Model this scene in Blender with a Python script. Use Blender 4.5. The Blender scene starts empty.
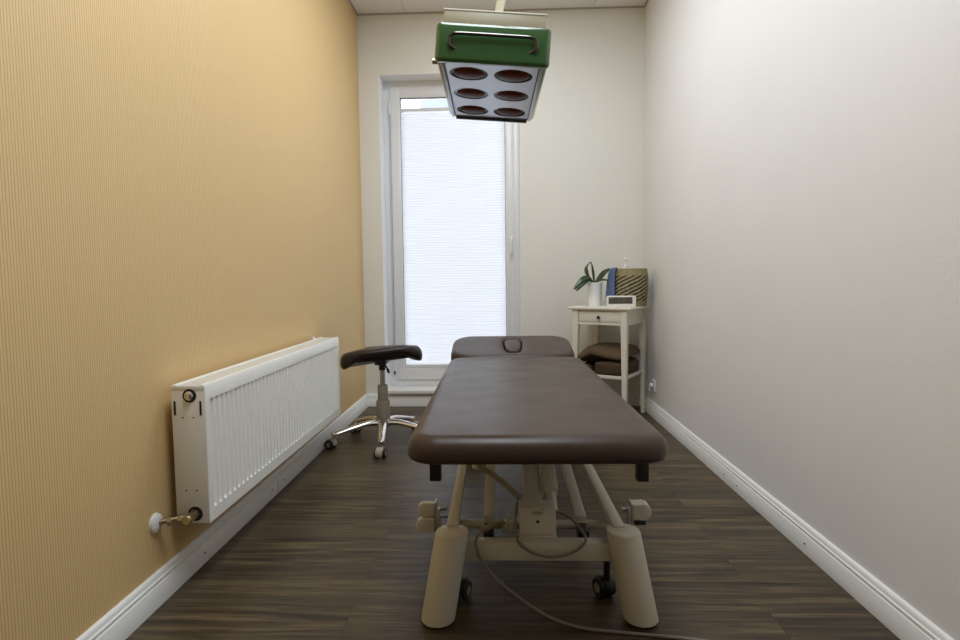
import bpy, bmesh, math, random
from mathutils import Vector, Matrix
random.seed(4)
S = bpy.context.scene
COL = S.collection
PI = math.pi
R = math.radians

# ------------------------------------------------------------------ materials
def nodes(name):
    m = bpy.data.materials.new(name); m.use_nodes = True
    nt = m.node_tree; b = nt.nodes['Principled BSDF']
    return m, nt, b

def N(nt, t, **kw):
    n = nt.nodes.new(t)
    for k, v in kw.items(): setattr(n, k, v)
    return n

def math_(nt, op, a, b=None):
    n = N(nt, 'ShaderNodeMath', operation=op)
    for i, v in enumerate((a, b)):
        if v is None: continue
        if isinstance(v, (int, float)): n.inputs[i].default_value = v
        else: nt.links.new(v, n.inputs[i])
    return n.outputs[0]

def mixc(nt, f, a, b):
    n = N(nt, 'ShaderNodeMix', data_type='RGBA')
    if isinstance(f, (int, float)): n.inputs[0].default_value = f
    else: nt.links.new(f, n.inputs[0])
    for i, v in ((6, a), (7, b)):
        if isinstance(v, tuple): n.inputs[i].default_value = (*v, 1)
        else: nt.links.new(v, n.inputs[i])
    return n.outputs[2]

def bump(nt, b, h, strength=.3, dist=.002):
    n = N(nt, 'ShaderNodeBump'); n.inputs['Strength'].default_value = strength
    n.inputs['Distance'].default_value = dist
    nt.links.new(h, n.inputs['Height']); nt.links.new(n.outputs[0], b.inputs['Normal'])

def mat(name, col, rough=.5, metal=0, noise=0, nscale=40, bmp=0, bdist=.001, coat=0, spec=.5):
    """plain surface: colour with faint mottling and grain"""
    m, nt, b = nodes(name)
    b.inputs['Roughness'].default_value = rough; b.inputs['Metallic'].default_value = metal
    b.inputs['Coat Weight'].default_value = coat
    b.inputs['Specular IOR Level'].default_value = spec
    tc = N(nt, 'ShaderNodeTexCoord')
    nz = N(nt, 'ShaderNodeTexNoise'); nz.inputs['Scale'].default_value = nscale
    nz.inputs['Detail'].default_value = 4
    nt.links.new(tc.outputs['Object'], nz.inputs['Vector'])
    k = max(noise, .02)
    lo = tuple(c*(1-k) for c in col); hi = tuple(min(1, c*(1+k)) for c in col)
    nt.links.new(mixc(nt, nz.outputs[0], lo, hi), b.inputs['Base Color'])
    if bmp: bump(nt, b, nz.outputs[0], bmp, bdist)
    return m

def mat_wallpaper():
    m, nt, b = nodes('ribbed_wallpaper'); b.inputs['Roughness'].default_value = .62
    tc = N(nt, 'ShaderNodeTexCoord'); sx = N(nt, 'ShaderNodeSeparateXYZ')
    nt.links.new(tc.outputs['Object'], sx.inputs[0])
    nz = N(nt, 'ShaderNodeTexNoise'); nz.inputs['Scale'].default_value = 1.0; nz.inputs['Detail'].default_value = 5
    mp = N(nt, 'ShaderNodeMapping'); mp.inputs['Scale'].default_value = (40, 120, 9)
    nt.links.new(tc.outputs['Object'], mp.inputs[0]); nt.links.new(mp.outputs[0], nz.inputs['Vector'])
    ph = math_(nt, 'ADD', math_(nt, 'MULTIPLY', sx.outputs[1], 2*PI/.0083), math_(nt, 'MULTIPLY', nz.outputs[0], 1.8))
    s = math_(nt, 'ADD', math_(nt, 'MULTIPLY', math_(nt, 'SINE', ph), .5), .5)
    groove = math_(nt, 'POWER', s, 3.0)
    c = mixc(nt, groove, (.74, .53, .265), (.47, .31, .115))
    c2 = mixc(nt, math_(nt, 'MULTIPLY', nz.outputs[0], .35), c, (.66, .46, .21))
    nt.links.new(c2, b.inputs['Base Color'])
    bump(nt, b, math_(nt, 'SUBTRACT', 1.0, groove), .35, .0012)
    return m

def mat_plaster(name, col, scale=160, strength=.25):
    m, nt, b = nodes(name); b.inputs['Roughness'].default_value = .75
    tc = N(nt, 'ShaderNodeTexCoord')
    nz = N(nt, 'ShaderNodeTexNoise'); nz.inputs['Scale'].default_value = scale; nz.inputs['Detail'].default_value = 3
    nt.links.new(tc.outputs['Object'], nz.inputs['Vector'])
    n2 = N(nt, 'ShaderNodeTexNoise'); n2.inputs['Scale'].default_value = 3
    nt.links.new(tc.outputs['Object'], n2.inputs['Vector'])
    nt.links.new(mixc(nt, n2.outputs[0], tuple(c*.975 for c in col), tuple(min(1, c*1.02) for c in col)), b.inputs['Base Color'])
    bump(nt, b, nz.outputs[0], strength, .0015)
    return m

def mat_floor():
    m, nt, b = nodes('dark_wood_planks')
    tc = N(nt, 'ShaderNodeTexCoord')
    br = N(nt, 'ShaderNodeTexBrick'); br.offset = .37; br.squash = 1
    br.inputs['Color1'].default_value = (0, 0, 0, 1); br.inputs['Color2'].default_value = (1, 1, 1, 1)
    br.inputs['Mortar'].default_value = (0, 0, 0, 1)
    br.inputs['Scale'].default_value = 1; br.inputs['Mortar Size'].default_value = .0009
    br.inputs['Mortar Smooth'].default_value = .3
    br.inputs['Brick Width'].default_value = 1.22; br.inputs['Row Height'].default_value = .152
    nt.links.new(tc.outputs['Object'], br.inputs['Vector'])
    # grain runs across the room (x), shifted per plank
    sx = N(nt, 'ShaderNodeSeparateXYZ'); nt.links.new(tc.outputs['Object'], sx.inputs[0])
    row = math_(nt, 'FLOOR', math_(nt, 'DIVIDE', sx.outputs[1], .152))
    cx = N(nt, 'ShaderNodeCombineXYZ')
    nt.links.new(math_(nt, 'MULTIPLY', sx.outputs[0], 2.2), cx.inputs[0])
    nt.links.new(math_(nt, 'MULTIPLY', sx.outputs[1], 34.0), cx.inputs[1])
    nt.links.new(math_(nt, 'ADD', math_(nt, 'MULTIPLY', row, 3.7), math_(nt, 'MULTIPLY', br.outputs['Color'], 9.0)), cx.inputs[2])
    g = N(nt, 'ShaderNodeTexNoise'); g.inputs['Scale'].default_value = 1.0; g.inputs['Detail'].default_value = 7
    g.inputs['Roughness'].default_value = .62; g.inputs['Distortion'].default_value = .6
    nt.links.new(cx.outputs[0], g.inputs['Vector'])
    cx2 = N(nt, 'ShaderNodeCombineXYZ')
    nt.links.new(math_(nt, 'MULTIPLY', sx.outputs[0], 7.0), cx2.inputs[0])
    nt.links.new(math_(nt, 'MULTIPLY', sx.outputs[1], 190.0), cx2.inputs[1])
    nt.links.new(row, cx2.inputs[2])
    g2 = N(nt, 'ShaderNodeTexNoise'); g2.inputs['Scale'].default_value = 1.0; g2.inputs['Detail'].default_value = 3
    nt.links.new(cx2.outputs[0], g2.inputs['Vector'])
    cr = N(nt, 'ShaderNodeValToRGB'); e = cr.color_ramp.elements
    e[0].position = .34; e[0].color = (.015, .0095, .006, 1); e[1].position = .68; e[1].color = (.150, .104, .050, 1)
    k = e.new(.50); k.color = (.060, .041, .020, 1)
    nt.links.new(g.outputs[0], cr.inputs[0])
    plank = mixc(nt, math_(nt, 'MULTIPLY', br.outputs['Color'], .40), cr.outputs[0], (.090, .066, .036))
    fine = mixc(nt, math_(nt, 'MULTIPLY', math_(nt, 'GREATER_THAN', g2.outputs[0], .56), .42), plank, (.03, .022, .017))
    # knots
    vo = N(nt, 'ShaderNodeTexVoronoi'); vo.inputs['Scale'].default_value = 1.0
    cx3 = N(nt, 'ShaderNodeCombineXYZ')
    nt.links.new(math_(nt, 'MULTIPLY', sx.outputs[0], 2.6), cx3.inputs[0])
    nt.links.new(math_(nt, 'MULTIPLY', sx.outputs[1], 6.4), cx3.inputs[1])
    nt.links.new(cx3.outputs[0], vo.inputs['Vector'])
    knot = math_(nt, 'LESS_THAN', math_(nt, 'ADD', vo.outputs['Distance'], math_(nt, 'MULTIPLY', g.outputs[0], .10)), .105)
    fin = mixc(nt, math_(nt, 'MULTIPLY', knot, .65), fine, (.018, .013, .010))
    fin2 = mixc(nt, br.outputs['Fac'], fin, (.016, .012, .010))
    nt.links.new(fin2, b.inputs['Base Color'])
    nt.links.new(math_(nt, 'ADD', .31, math_(nt, 'MULTIPLY', g2.outputs[0], .22)), b.inputs['Roughness'])
    b.inputs['Specular IOR Level'].default_value = .36
    bump(nt, b, math_(nt, 'SUBTRACT', g2.outputs[0], math_(nt, 'MULTIPLY', br.outputs['Fac'], 2.0)), .30, .0009)
    return m

def mat_leather(name, col):
    m, nt, b = nodes(name); b.inputs['Roughness'].default_value = .42
    b.inputs['Specular IOR Level'].default_value = .30
    tc = N(nt, 'ShaderNodeTexCoord')
    vo = N(nt, 'ShaderNodeTexVoronoi'); vo.inputs['Scale'].default_value = 420
    nt.links.new(tc.outputs['Object'], vo.inputs['Vector'])
    nz = N(nt, 'ShaderNodeTexNoise'); nz.inputs['Scale'].default_value = 9; nz.inputs['Detail'].default_value = 3
    nt.links.new(tc.outputs['Object'], nz.inputs['Vector'])
    nt.links.new(mixc(nt, nz.outputs[0], tuple(c*.93 for c in col), tuple(c*1.06 for c in col)), b.inputs['Base Color'])
    nt.links.new(math_(nt, 'ADD', .26, math_(nt, 'MULTIPLY', nz.outputs[0], .18)), b.inputs['Roughness'])
    h = math_(nt, 'ADD', math_(nt, 'MULTIPLY', vo.outputs['Distance'], .35), math_(nt, 'MULTIPLY', nz.outputs[0], 2.0))
    bump(nt, b, h, .22, .0012)
    return m

def mat_basket():
    m, nt, b = nodes('woven_straw'); b.inputs['Roughness'].default_value = .8
    tc = N(nt, 'ShaderNodeTexCoord'); sx = N(nt, 'ShaderNodeSeparateXYZ')
    nt.links.new(tc.outputs['Object'], sx.inputs[0])
    ang = math_(nt, 'ARCTAN2', sx.outputs[1], sx.outputs[0])
    # black rows climbing around the basket
    z = sx.outputs[2]
    wob = N(nt, 'ShaderNodeTexNoise'); wob.inputs['Scale'].default_value = 55
    nt.links.new(tc.outputs['Object'], wob.inputs['Vector'])
    ph = math_(nt, 'ADD', math_(nt, 'SUBTRACT', math_(nt, 'MULTIPLY', z, 38.0), math_(nt, 'MULTIPLY', ang, 14/(2*PI))), math_(nt, 'MULTIPLY', wob.outputs[0], .45))
    st = math_(nt, 'LESS_THAN', math_(nt, 'FRACT', ph), .42)
    band = math_(nt, 'MULTIPLY', math_(nt, 'GREATER_THAN', z, .035), math_(nt, 'LESS_THAN', z, .212))
    wv = math_(nt, 'ADD', math_(nt, 'MULTIPLY', math_(nt, 'SINE', math_(nt, 'MULTIPLY', z, 2*PI/.009)), .5), math_(nt, 'MULTIPLY', math_(nt, 'SINE', math_(nt, 'MULTIPLY', ang, 70)), .5))
    straw = mixc(nt, wob.outputs[0], (.22, .185, .085), (.46, .40, .22))
    c = mixc(nt, math_(nt, 'MULTIPLY', st, band), straw, (.018, .016, .014))
    nt.links.new(c, b.inputs['Base Color'])
    bump(nt, b, wv, .6, .002)
    return m

def mat_blind():
    m = bpy.data.materials.new('pleated_translucent_fabric'); m.use_nodes = True
    nt = m.node_tree; nt.nodes.clear()
    out = N(nt, 'ShaderNodeOutputMaterial')
    tr = N(nt, 'ShaderNodeBsdfTranslucent'); di = N(nt, 'ShaderNodeBsdfDiffuse')
    tc = N(nt, 'ShaderNodeTexCoord'); nz = N(nt, 'ShaderNodeTexNoise')
    mp = N(nt, 'ShaderNodeMapping'); mp.inputs['Scale'].default_value = (6, 6, 120)
    nt.links.new(tc.outputs['Object'], mp.inputs[0]); nt.links.new(mp.outputs[0], nz.inputs['Vector'])
    nz.inputs['Scale'].default_value = 1; nz.inputs['Detail'].default_value = 3
    c = mixc(nt, nz.outputs[0], (.895, .905, .935), (.915, .925, .95))
    nt.links.new(c, tr.inputs[0]); nt.links.new(c, di.inputs[0])
    mx = N(nt, 'ShaderNodeMixShader'); mx.inputs[0].default_value = .55
    nt.links.new(di.outputs[0], mx.inputs[1]); nt.links.new(tr.outputs[0], mx.inputs[2])
    nt.links.new(mx.outputs[0], out.inputs[0])
    return m

def mat_glass():
    m = bpy.data.materials.new('window_glass'); m.use_nodes = True
    nt = m.node_tree; nt.nodes.clear()
    out = N(nt, 'ShaderNodeOutputMaterial')
    t = N(nt, 'ShaderNodeBsdfTransparent'); g = N(nt, 'ShaderNodeBsdfGlossy')
    g.inputs['Roughness'].default_value = .02
    t.inputs[0].default_value = (.95, .97, .97, 1)
    fr = N(nt, 'ShaderNodeFresnel'); fr.inputs[0].default_value = 1.45
    mx = N(nt, 'ShaderNodeMixShader')
    nt.links.new(fr.outputs[0], mx.inputs[0]); nt.links.new(t.outputs[0], mx.inputs[1]); nt.links.new(g.outputs[0], mx.inputs[2])
    nt.links.new(mx.outputs[0], out.inputs[0])
    return m

M = dict(
    wallpaper=mat_wallpaper(),
    wall=mat_plaster('white_woodchip_plaster', (.775, .765, .755)),
    backwall=mat_plaster('white_wall_paint', (.76, .75, .70)),
    frontwall=mat_plaster('low_bounce_taupe', (.24, .225, .21)),  # unseen wall; dark tone made up to cut bounce light from behind the camera
    ceiling=mat_plaster('ceiling_board', (.80, .79, .79), 260, .2),
    floor=mat_floor(),
    trim=mat('white_lacquer', (.78, .78, .76), .35),
    reveal=mat('white_reveal_paint', (.86, .86, .875), .6),
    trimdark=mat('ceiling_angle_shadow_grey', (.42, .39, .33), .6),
    pvc=mat('white_pvc', (.76, .77, .78), .3),
    seal=mat('grey_rubber_seal', (.10, .11, .14), .5),
    radiator=mat('radiator_enamel', (.80, .79, .74), .32),
    black=mat('black_plastic', (.012, .012, .012), .45),
    slot=mat('dark_opening', (.02, .018, .015), .8),
    brass=mat('worn_nickel_brass', (.50, .41, .25), .28, 1, .25, 90),
    chrome=mat('chrome', (.72, .70, .66), .16, 1),
    darkchrome=mat('dark_chrome', (.13, .12, .11), .15, 1),
    steel=mat('brushed_steel', (.50, .49, .47), .3, 1, .08, 120),
    leather=mat_leather('brown_leatherette', (.054, .0345, .0245)),
    stoolleather=mat_leather('dark_brown_leatherette', (.024, .0150, .0112)),
    couch=mat('cream_powder_coat', (.62, .59, .50), .38, 0, .03, 60, .08, .0004),
    couchplastic=mat('cream_plastic', (.64, .61, .52), .42),
    greyplastic=mat('grey_taupe_plastic', (.33, .29, .23), .5),
    hood=mat('beige_castor_plastic', (.42, .36, .27), .45),
    cable=mat('grey_cable', (.20, .175, .15), .5),
    hose=mat('tan_spiral_hose', (.40, .33, .20), .5),
    emblem=mat('grey_emblem_print', (.20, .19, .17), .4),
    green=mat('green_gloss_enamel', (.036, .092, .028), .2, 0, .04, 20, 0, 0, .5),
    lampbeige=mat('beige_enamel', (.33, .29, .20), .4),
    alu=mat('satin_aluminium', (.48, .49, .55), .36, .85, .04, 120),
    darkglass=mat('ruby_bulb_glass', (.070, .013, .007), .3, 0, .15, 30, spec=.03),
    reflector=mat('bulb_socket_shadow_black', (.008, .007, .006), .6, spec=0),
    tablewhite=mat('white_painted_wood', (.74, .71, .62), .4, 0, .03, 30),
    knob=mat('dark_bronze_knob', (.03, .026, .022), .35, .6),
    pot=mat('white_glazed_ceramic', (.86, .87, .88), .16, coat=.3),
    leaf=mat('orchid_leaf_green', (.026, .052, .016), .3, 0, .5, 60),
    soil=mat('bark_substrate', (.09, .055, .03), .9, 0, .5, 150, .8, .004),
    straw=mat_basket(),
    rope=mat('pale_rope', (.66, .62, .52), .8),
    bottle=mat('white_bottle_plastic', (.82, .82, .80), .3),
    blue=mat('blue_terry_cloth', (.10, .150, .27), .9, 0, .25, 60, .5, .002),
    clock=mat('white_clock_case', (.82, .81, .78), .35),
    lcd=mat('grey_lcd', (.115, .105, .088), .3),
    digit=mat('lcd_dark_segments', (.045, .040, .034), .4),
    fleece=mat('brown_fleece', (.098, .060, .030), .95, 0, .2, 90, .6, .003),
    fleecedark=mat('dark_brown_fleece', (.070, .042, .021), .95, 0, .2, 90, .6, .003),
    blind=mat_blind(), glass=mat_glass(),
    facade=mat('pale_blue_grey_render', (.21, .225, .26), .8),
)

# ------------------------------------------------------------------ object helpers
WM = {}                                     # world matrix of each object while building
def root(name, label, cat, loc=(0, 0, 0), rz=0, group=None):
    o = bpy.data.objects.new(name, None); COL.objects.link(o)
    o.empty_display_size = .05
    o.location = loc; o.rotation_euler = (0, 0, rz)
    WM[o] = Matrix.Translation(loc) @ Matrix.Rotation(rz, 4, 'Z')
    return tag(o, label, cat, group)

def tag(o, label=None, cat=None, group=None, kind=None):
    for k, v in (('label', label), ('category', cat), ('group', group), ('kind', kind)):
        if v: o[k] = v
    return o

def obj(name, bm, m, parent=None, world=True, ang=38, label=None):
    """bmesh -> one mesh object; world=True: vertices given in world space"""
    bmesh.ops.recalc_face_normals(bm, faces=bm.faces[:])
    W = WM.get(parent, Matrix.Identity(4))
    if parent and world: bm.transform(W.inverted())
    me = bpy.data.meshes.new(name); bm.to_mesh(me); bm.free()
    me.polygons.foreach_set('use_smooth', [True]*len(me.polygons))
    me.set_sharp_from_angle(angle=R(ang))
    me.materials.append(m)
    o = bpy.data.objects.new(name, me); COL.objects.link(o)
    if parent: o.parent = parent
    WM[o] = W
    if label: o['label'] = label
    return o

def place(o, loc):
    """give a single-mesh top-level thing an origin at its base"""
    o.data.transform(Matrix.Translation(-Vector(loc))); o.location = loc; return o

def struct(name, bm, m, **k):
    o = obj(name, bm, m, **k); o['kind'] = 'structure'; return o

def B(): return bmesh.new()

def box(bm, x0, x1, y0, y1, z0, z1, bev=0, seg=2, mtx=None):
    vs = [bm.verts.new((x, y, z)) for x in (x0, x1) for y in (y0, y1) for z in (z0, z1)]
    fs = [(0, 1, 3, 2), (4, 6, 7, 5), (0, 4, 5, 1), (2, 3, 7, 6), (0, 2, 6, 4), (1, 5, 7, 3)]
    f = [bm.faces.new([vs[i] for i in q]) for q in fs]
    if mtx: bmesh.ops.transform(bm, matrix=mtx, verts=vs)
    if bev:
        es = list({e for q in f for e in q.edges})
        bmesh.ops.bevel(bm, geom=es, offset=bev, segments=seg, affect='EDGES', profile=.5)
    return bm

def bridge(bm, a, b, closed=True):
    n = len(a)
    for i in range(n if closed else n-1):
        j = (i+1) % n
        try: bm.faces.new((a[i], a[j], b[j], b[i]))
        except ValueError: pass

def lathe(bm, prof, seg=24, c=(0, 0, 0), mtx=None):
    """prof: list of (r, z)"""
    rings = []; allv = []
    for r, z in prof:
        if r < 1e-6: ring = [bm.verts.new((0, 0, z))]
        else: ring = [bm.verts.new((r*math.cos(2*PI*i/seg), r*math.sin(2*PI*i/seg), z)) for i in range(seg)]
        rings.append(ring); allv += ring
    for a, b in zip(rings, rings[1:]):
        if len(a) == 1 and len(b) == 1: continue
        if len(a) == 1:
            for i in range(seg): bm.faces.new((a[0], b[i], b[(i+1) % seg]))
        elif len(b) == 1:
            for i in range(seg): bm.faces.new((a[i], a[(i+1) % seg], b[0]))
        else: bridge(bm, a, b)
    for ring in (rings[0], rings[-1]):
        if len(ring) > 1: bm.faces.new(ring)
    mm = Matrix.Translation(c) @ (mtx or Matrix.Identity(4))
    bmesh.ops.transform(bm, matrix=mm, verts=allv)
    return bm

def axis_m(d):
    """rotation taking +z to direction d"""
    return Vector((0, 0, 1)).rotation_difference(Vector(d)).to_matrix().to_4x4()

def cyl(bm, p0, p1, r0, r1=None, seg=20, bev=0):
    p0 = Vector(p0); p1 = Vector(p1); L = (p1-p0).length; r1 = r0 if r1 is None else r1
    pr = [(0, 0), (r0-bev, 0), (r0, bev), (r1, L-bev), (r1-bev, L), (0, L)] if bev else [(0, 0), (r0, 0), (r1, L), (0, L)]
    return lathe(bm, pr, seg, p0, axis_m(p1-p0))

def spline(pts, n=10, closed=False):
    P = [Vector(p) for p in pts]; out = []
    m = len(P)
    for i in range(m if closed else m-1):
        if closed: a, b, c, d = P[(i-1) % m], P[i], P[(i+1) % m], P[(i+2) % m]
        else: a, b, c, d = P[max(i-1, 0)], P[i], P[i+1], P[min(i+2, m-1)]
        for k in range(n):
            t = k/n
            out.append(.5*((2*b)+(c-a)*t+(2*a-5*b+4*c-d)*t*t+(3*b-3*c+d-a)*t**3))
    if not closed: out.append(P[-1])
    return out

def tube(bm, pts, r, seg=10, closed=False, flat=1.0, up=None):
    """sweep a circle (or flattened ellipse) along pts; r may be a list"""
    P = [Vector(p) for p in pts]; n = len(P)
    rr = r if isinstance(r, (list, tuple)) else [r]*n
    T = []
    for i in range(n):
        a = P[i-1] if (i or closed) else P[i]; b = P[(i+1) % n] if (i < n-1 or closed) else P[i]
        T.append((b-a).normalized())
    u = Vector(up) if up else (Vector((0, 0, 1)) if abs(T[0].z) < .9 else Vector((1, 0, 0)))
    rings = []
    for i in range(n):
        u = (u-T[i]*u.dot(T[i])).normalized(); v = T[i].cross(u)
        rings.append([bm.verts.new(P[i]+v*rr[i]*math.cos(2*PI*k/seg)+u*rr[i]*flat*math.sin(2*PI*k/seg)) for k in range(seg)])
    for a, b in zip(rings, rings[1:]): bridge(bm, a, b)
    if closed: bridge(bm, rings[-1], rings[0])
    else:
        bm.faces.new(rings[0]); bm.faces.new(rings[-1])
    return bm

def beam(bm, p0, p1, w, h, bev=.003):
    """rectangular bar from p0 to p1, width w sideways, height h"""
    p0 = Vector(p0); p1 = Vector(p1); d = p1-p0; L = d.length; d.normalize()
    side = Vector((0, 0, 1)).cross(d)
    side = side.normalized() if side.length > 1e-4 else Vector((1, 0, 0))
    up = d.cross(side)
    m = Matrix((side, d, up)).transposed().to_4x4(); m.translation = p0
    return box(bm, -w/2, w/2, 0, L, -h/2, h/2, bev, 2, m)

def prism(bm, pts, fn, d0, d1, bev=0):
    """extrude polygon pts (a,b) from d0 to d1; fn(a,b,d)->xyz"""
    A = [bm.verts.new(fn(a, b, d0)) for a, b in pts]; C = [bm.verts.new(fn(a, b, d1)) for a, b in pts]
    f = [bm.faces.new(A), bm.faces.new(C)]
    bridge(bm, A, C)
    if bev:
        es = list({e for q in f for e in q.edges})
        bmesh.ops.bevel(bm, geom=es, offset=bev, segments=2, affect='EDGES', profile=.5)
    return bm

def rrect(hw, hl, rc, nc=8):
    rc = max(min(rc, hw, hl), 1e-4); out = []
    for cx, cy, a0 in ((hw-rc, hl-rc, 0), (-hw+rc, hl-rc, 90), (-hw+rc, -hl+rc, 180), (hw-rc, -hl+rc, 270)):
        for k in range(nc+1):
            a = R(a0+90*k/nc); out.append((cx+rc*math.cos(a), cy+rc*math.sin(a)))
    return out

def slab(bm, w, l, z0, z1, rc, rt, rb, seg=6, nc=8, inner=6, dome=0, hole=None):
    """upholstered slab centred on the origin with rounded edges; hole = list of 2D points (same count as a ring)"""
    prof = []
    for k in range(seg+1):
        a = PI/2*k/seg; prof.append((rb*(1-math.sin(a)), z0+rb*(1-math.cos(a))))
    for k in range(seg+1):
        a = PI/2*k/seg; prof.append((rt*(1-math.cos(a)), z1-rt*(1-math.sin(a))))
    rings = []
    for ins, z in prof:
        rings.append([bm.verts.new((x, y, z)) for x, y in rrect(w/2-ins, l/2-ins, rc-ins if rc > ins else .004, nc)])
    for a, b in zip(rings, rings[1:]): bridge(bm, a, b)
    bm.faces.new(rings[0])
    base = rrect(w/2-rt, l/2-rt, rc-rt if rc > rt else .004, nc); prev = rings[-1]
    if hole is None:
        for k in range(1, inner+1):
            s = 1-k/(inner+1)
            cur = [bm.verts.new((x*s, y*s, z1+dome*(1-s*s))) for x, y in base]
            bridge(bm, prev, cur); prev = cur
        c = bm.verts.new((0, 0, z1+dome))
        for i in range(len(prev)): bm.faces.new((prev[i], prev[(i+1) % len(prev)], c))
    else:
        cxh = sum(p[0] for p in hole)/len(hole); cyh = sum(p[1] for p in hole)/len(hole)
        def hr(s, z): return [bm.verts.new((cxh+(x-cxh)*s, cyh+(y-cyh)*s, z)) for x, y in hole]
        for k in (1, 2, 3):
            t = k/4
            cur = [bm.verts.new((x*(1-t)+(cxh+(hx-cxh)*1.30)*t, y*(1-t)+(cyh+(hy-cyh)*1.30)*t, z1)) for (x, y), (hx, hy) in zip(base, hole)]
            bridge(bm, prev, cur); prev = cur
        for s, dz in ((1.30, 0), (1.16, -.002), (1.07, -.007), (1.02, -.014), (1.0, -.035)):
            cur = hr(s, z1+dz); bridge(bm, prev, cur); prev = cur
        bm.faces.new(prev)
    return bm

def warp(bm, fn):
    for v in bm.verts: v.co = Vector(fn(*v.co))
    return bm

# ------------------------------------------------------------------ the room
XL, XR0, XR1, YB, YF, ZC = -1.058, 1.0965, 1.058, 4.424, -1.25, 2.9395
def xr(y): return XR0+(XR1-XR0)*(y-YF)/(YB-YF)
OX0, OX1, OZ0, OZ1 = -.906, .148, .100, 2.505         # opening of the balcony door
bm = B(); box(bm, -1.5, 1.5, YF-.2, YB+.35, -.1, 0); struct('floor', bm, M['floor'])
bm = B(); box(bm, XL-.12, XL, YF-.2, YB+.3, 0, ZC+.1); struct('wall_left', bm, M['wallpaper'])
bm = B(); prism(bm, [(XR0, YF-.0), (XR1, YB), (XR1, YB+.3), (XR1+.12, YB+.3), (XR0+.12, YF)], lambda a, b, d: (a, b, d), 0, ZC+.1)
struct('wall_right', bm, M['wall'])
bm = B(); box(bm, XL, XR0, YF-.12, YF, 0, ZC); struct('wall_front', bm, M['frontwall'])
bm = B()
box(bm, XL, OX0, YB, YB+.30, 0, ZC); box(bm, OX1, XR1, YB, YB+.30, 0, ZC)
box(bm, OX0, OX1, YB, YB+.30, OZ1, ZC); box(bm, OX0, OX1, YB, YB+.30, 0, OZ0)
struct('wall_back', bm, M['backwall'])
# suspended ceiling: boards with narrow joints
bm = B(); box(bm, -1.5, 1.5, YF-.2, YB+.3, ZC+.012, ZC+.1)
xs = [XL, -.694, .683, 1.12]
ys = [YF, -.9, .55, 2.0, 3.45, YB]
for i in range(3):
    for j in range(5):
        box(bm, xs[i]+.002, xs[i+1]-.002, ys[j]+.0015, ys[j+1]-.0015, ZC, ZC+.013)
struct('ceiling', bm, M['ceiling'])
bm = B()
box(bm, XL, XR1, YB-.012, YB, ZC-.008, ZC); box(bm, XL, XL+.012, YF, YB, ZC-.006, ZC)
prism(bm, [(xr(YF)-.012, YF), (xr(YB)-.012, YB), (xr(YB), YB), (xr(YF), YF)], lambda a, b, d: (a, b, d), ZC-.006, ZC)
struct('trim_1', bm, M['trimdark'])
# baseboards: moulded profile (distance from wall, height)
BP = [(0, 0), (.020, 0), (.020, .066), (.0185, .068), (.0130, .0685), (.0130, .0725), (.0165, .0735), (.0160, .079), (.0125, .0805), (.0115, .0825), (.0115, .088), (.008, .0945), (.004, .0975), (0, .0975)]
bm = B(); prism(bm, BP, lambda a, b, d: (XL+a, d, b), YF, YB)
bl = struct('baseboard_left', bm, M['trim'])
bm = B()
A = [bm.verts.new((xr(YF)-a, YF, b)) for a, b in BP]; C = [bm.verts.new((xr(YB)-a, YB, b)) for a, b in BP]
bm.faces.new(A); bm.faces.new(C); bridge(bm, A, C)
br_ = struct('baseboard_right', bm, M['trim'])
bm = B(); prism(bm, BP, lambda a, b, d: (d, YB-a, b), XL+.02, XR1-.02); struct('baseboard_back', bm, M['trim'])
for y, z in ((1.923, .036), (2.52, .038), (2.659, .036), (3.17, .033)):
    bm = B(); cyl(bm, (XL+.0195, y, z), (XL+.0207, y, z), .0042, seg=12); obj('screw', bm, M['slot'], bl)
for y, z in ((2.024, .035), (2.603, .032), (2.755, .034)):
    bm = B(); cyl(bm, (xr(y)-.0195, y, z), (xr(y)-.0207, y, z), .0042, seg=12); obj('screw', bm, M['slot'], br_)
bm = B(); box(bm, XL+.0195, XL+.0204, 2.584, 2.586, 0, .066); obj('joint', bm, M['slot'], bl)

bm = B()
box(bm, OX0, OX0+.004, YB-.0005, YB+.165, OZ0, OZ1); box(bm, OX1-.004, OX1, YB-.0005, YB+.165, OZ0, OZ1); box(bm, OX0, OX1, YB-.0005, YB+.165, OZ1-.004, OZ1)
struct('trim_3', bm, M['reveal'])
# window: fixed frame, sash, pane, handle
YW = 4.584
def frame(bm, x0, x1, z0, z1, y0, y1, wl, wr, wt, wb, bev=.003):
    box(bm, x0, x0+wl, y0, y1, z0, z1, bev); box(bm, x1-wr, x1, y0, y1, z0, z1, bev)
    box(bm, x0+wl-.004, x1-wr+.004, y0, y1, z1-wt, z1, bev); box(bm, x0+wl-.004, x1-wr+.004, y0, y1, z0, z0+wb, bev)
bm = B(); frame(bm, OX0, OX1, .128, OZ1, YW, YW+.075, .062, .054, .055, .056)
win = struct('window_1', bm, M['pvc'])
SX0, SX1, SZ0, SZ1 = -.851, .100, .180, 2.458
GX0, GX1, GZ0, GZ1 = -.776, .036, .276, 2.376
bm = B(); frame(bm, SX0, SX1, SZ0, SZ1, YW-.014, YW+.060, GX0-SX0, SX1-GX1, SZ1-GZ1, GZ0-SZ0, .005)
obj('sash', bm, M['pvc'], win)
bm = B(); frame(bm, GX0-.003, GX1+.003, GZ0-.003, GZ1+.003, YW+.002, YW+.02, .008, .008, .008, .008, .001); obj('seal', bm, M['seal'], win)
bm = B(); box(bm, GX0-.01, GX1+.01, YW+.030, YW+.036, GZ0-.01, GZ1+.01); obj('pane', bm, M['glass'], win)
bm = B(); box(bm, .062, .090, YW-.022, YW-.013, 1.225, 1.295, .004)
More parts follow.
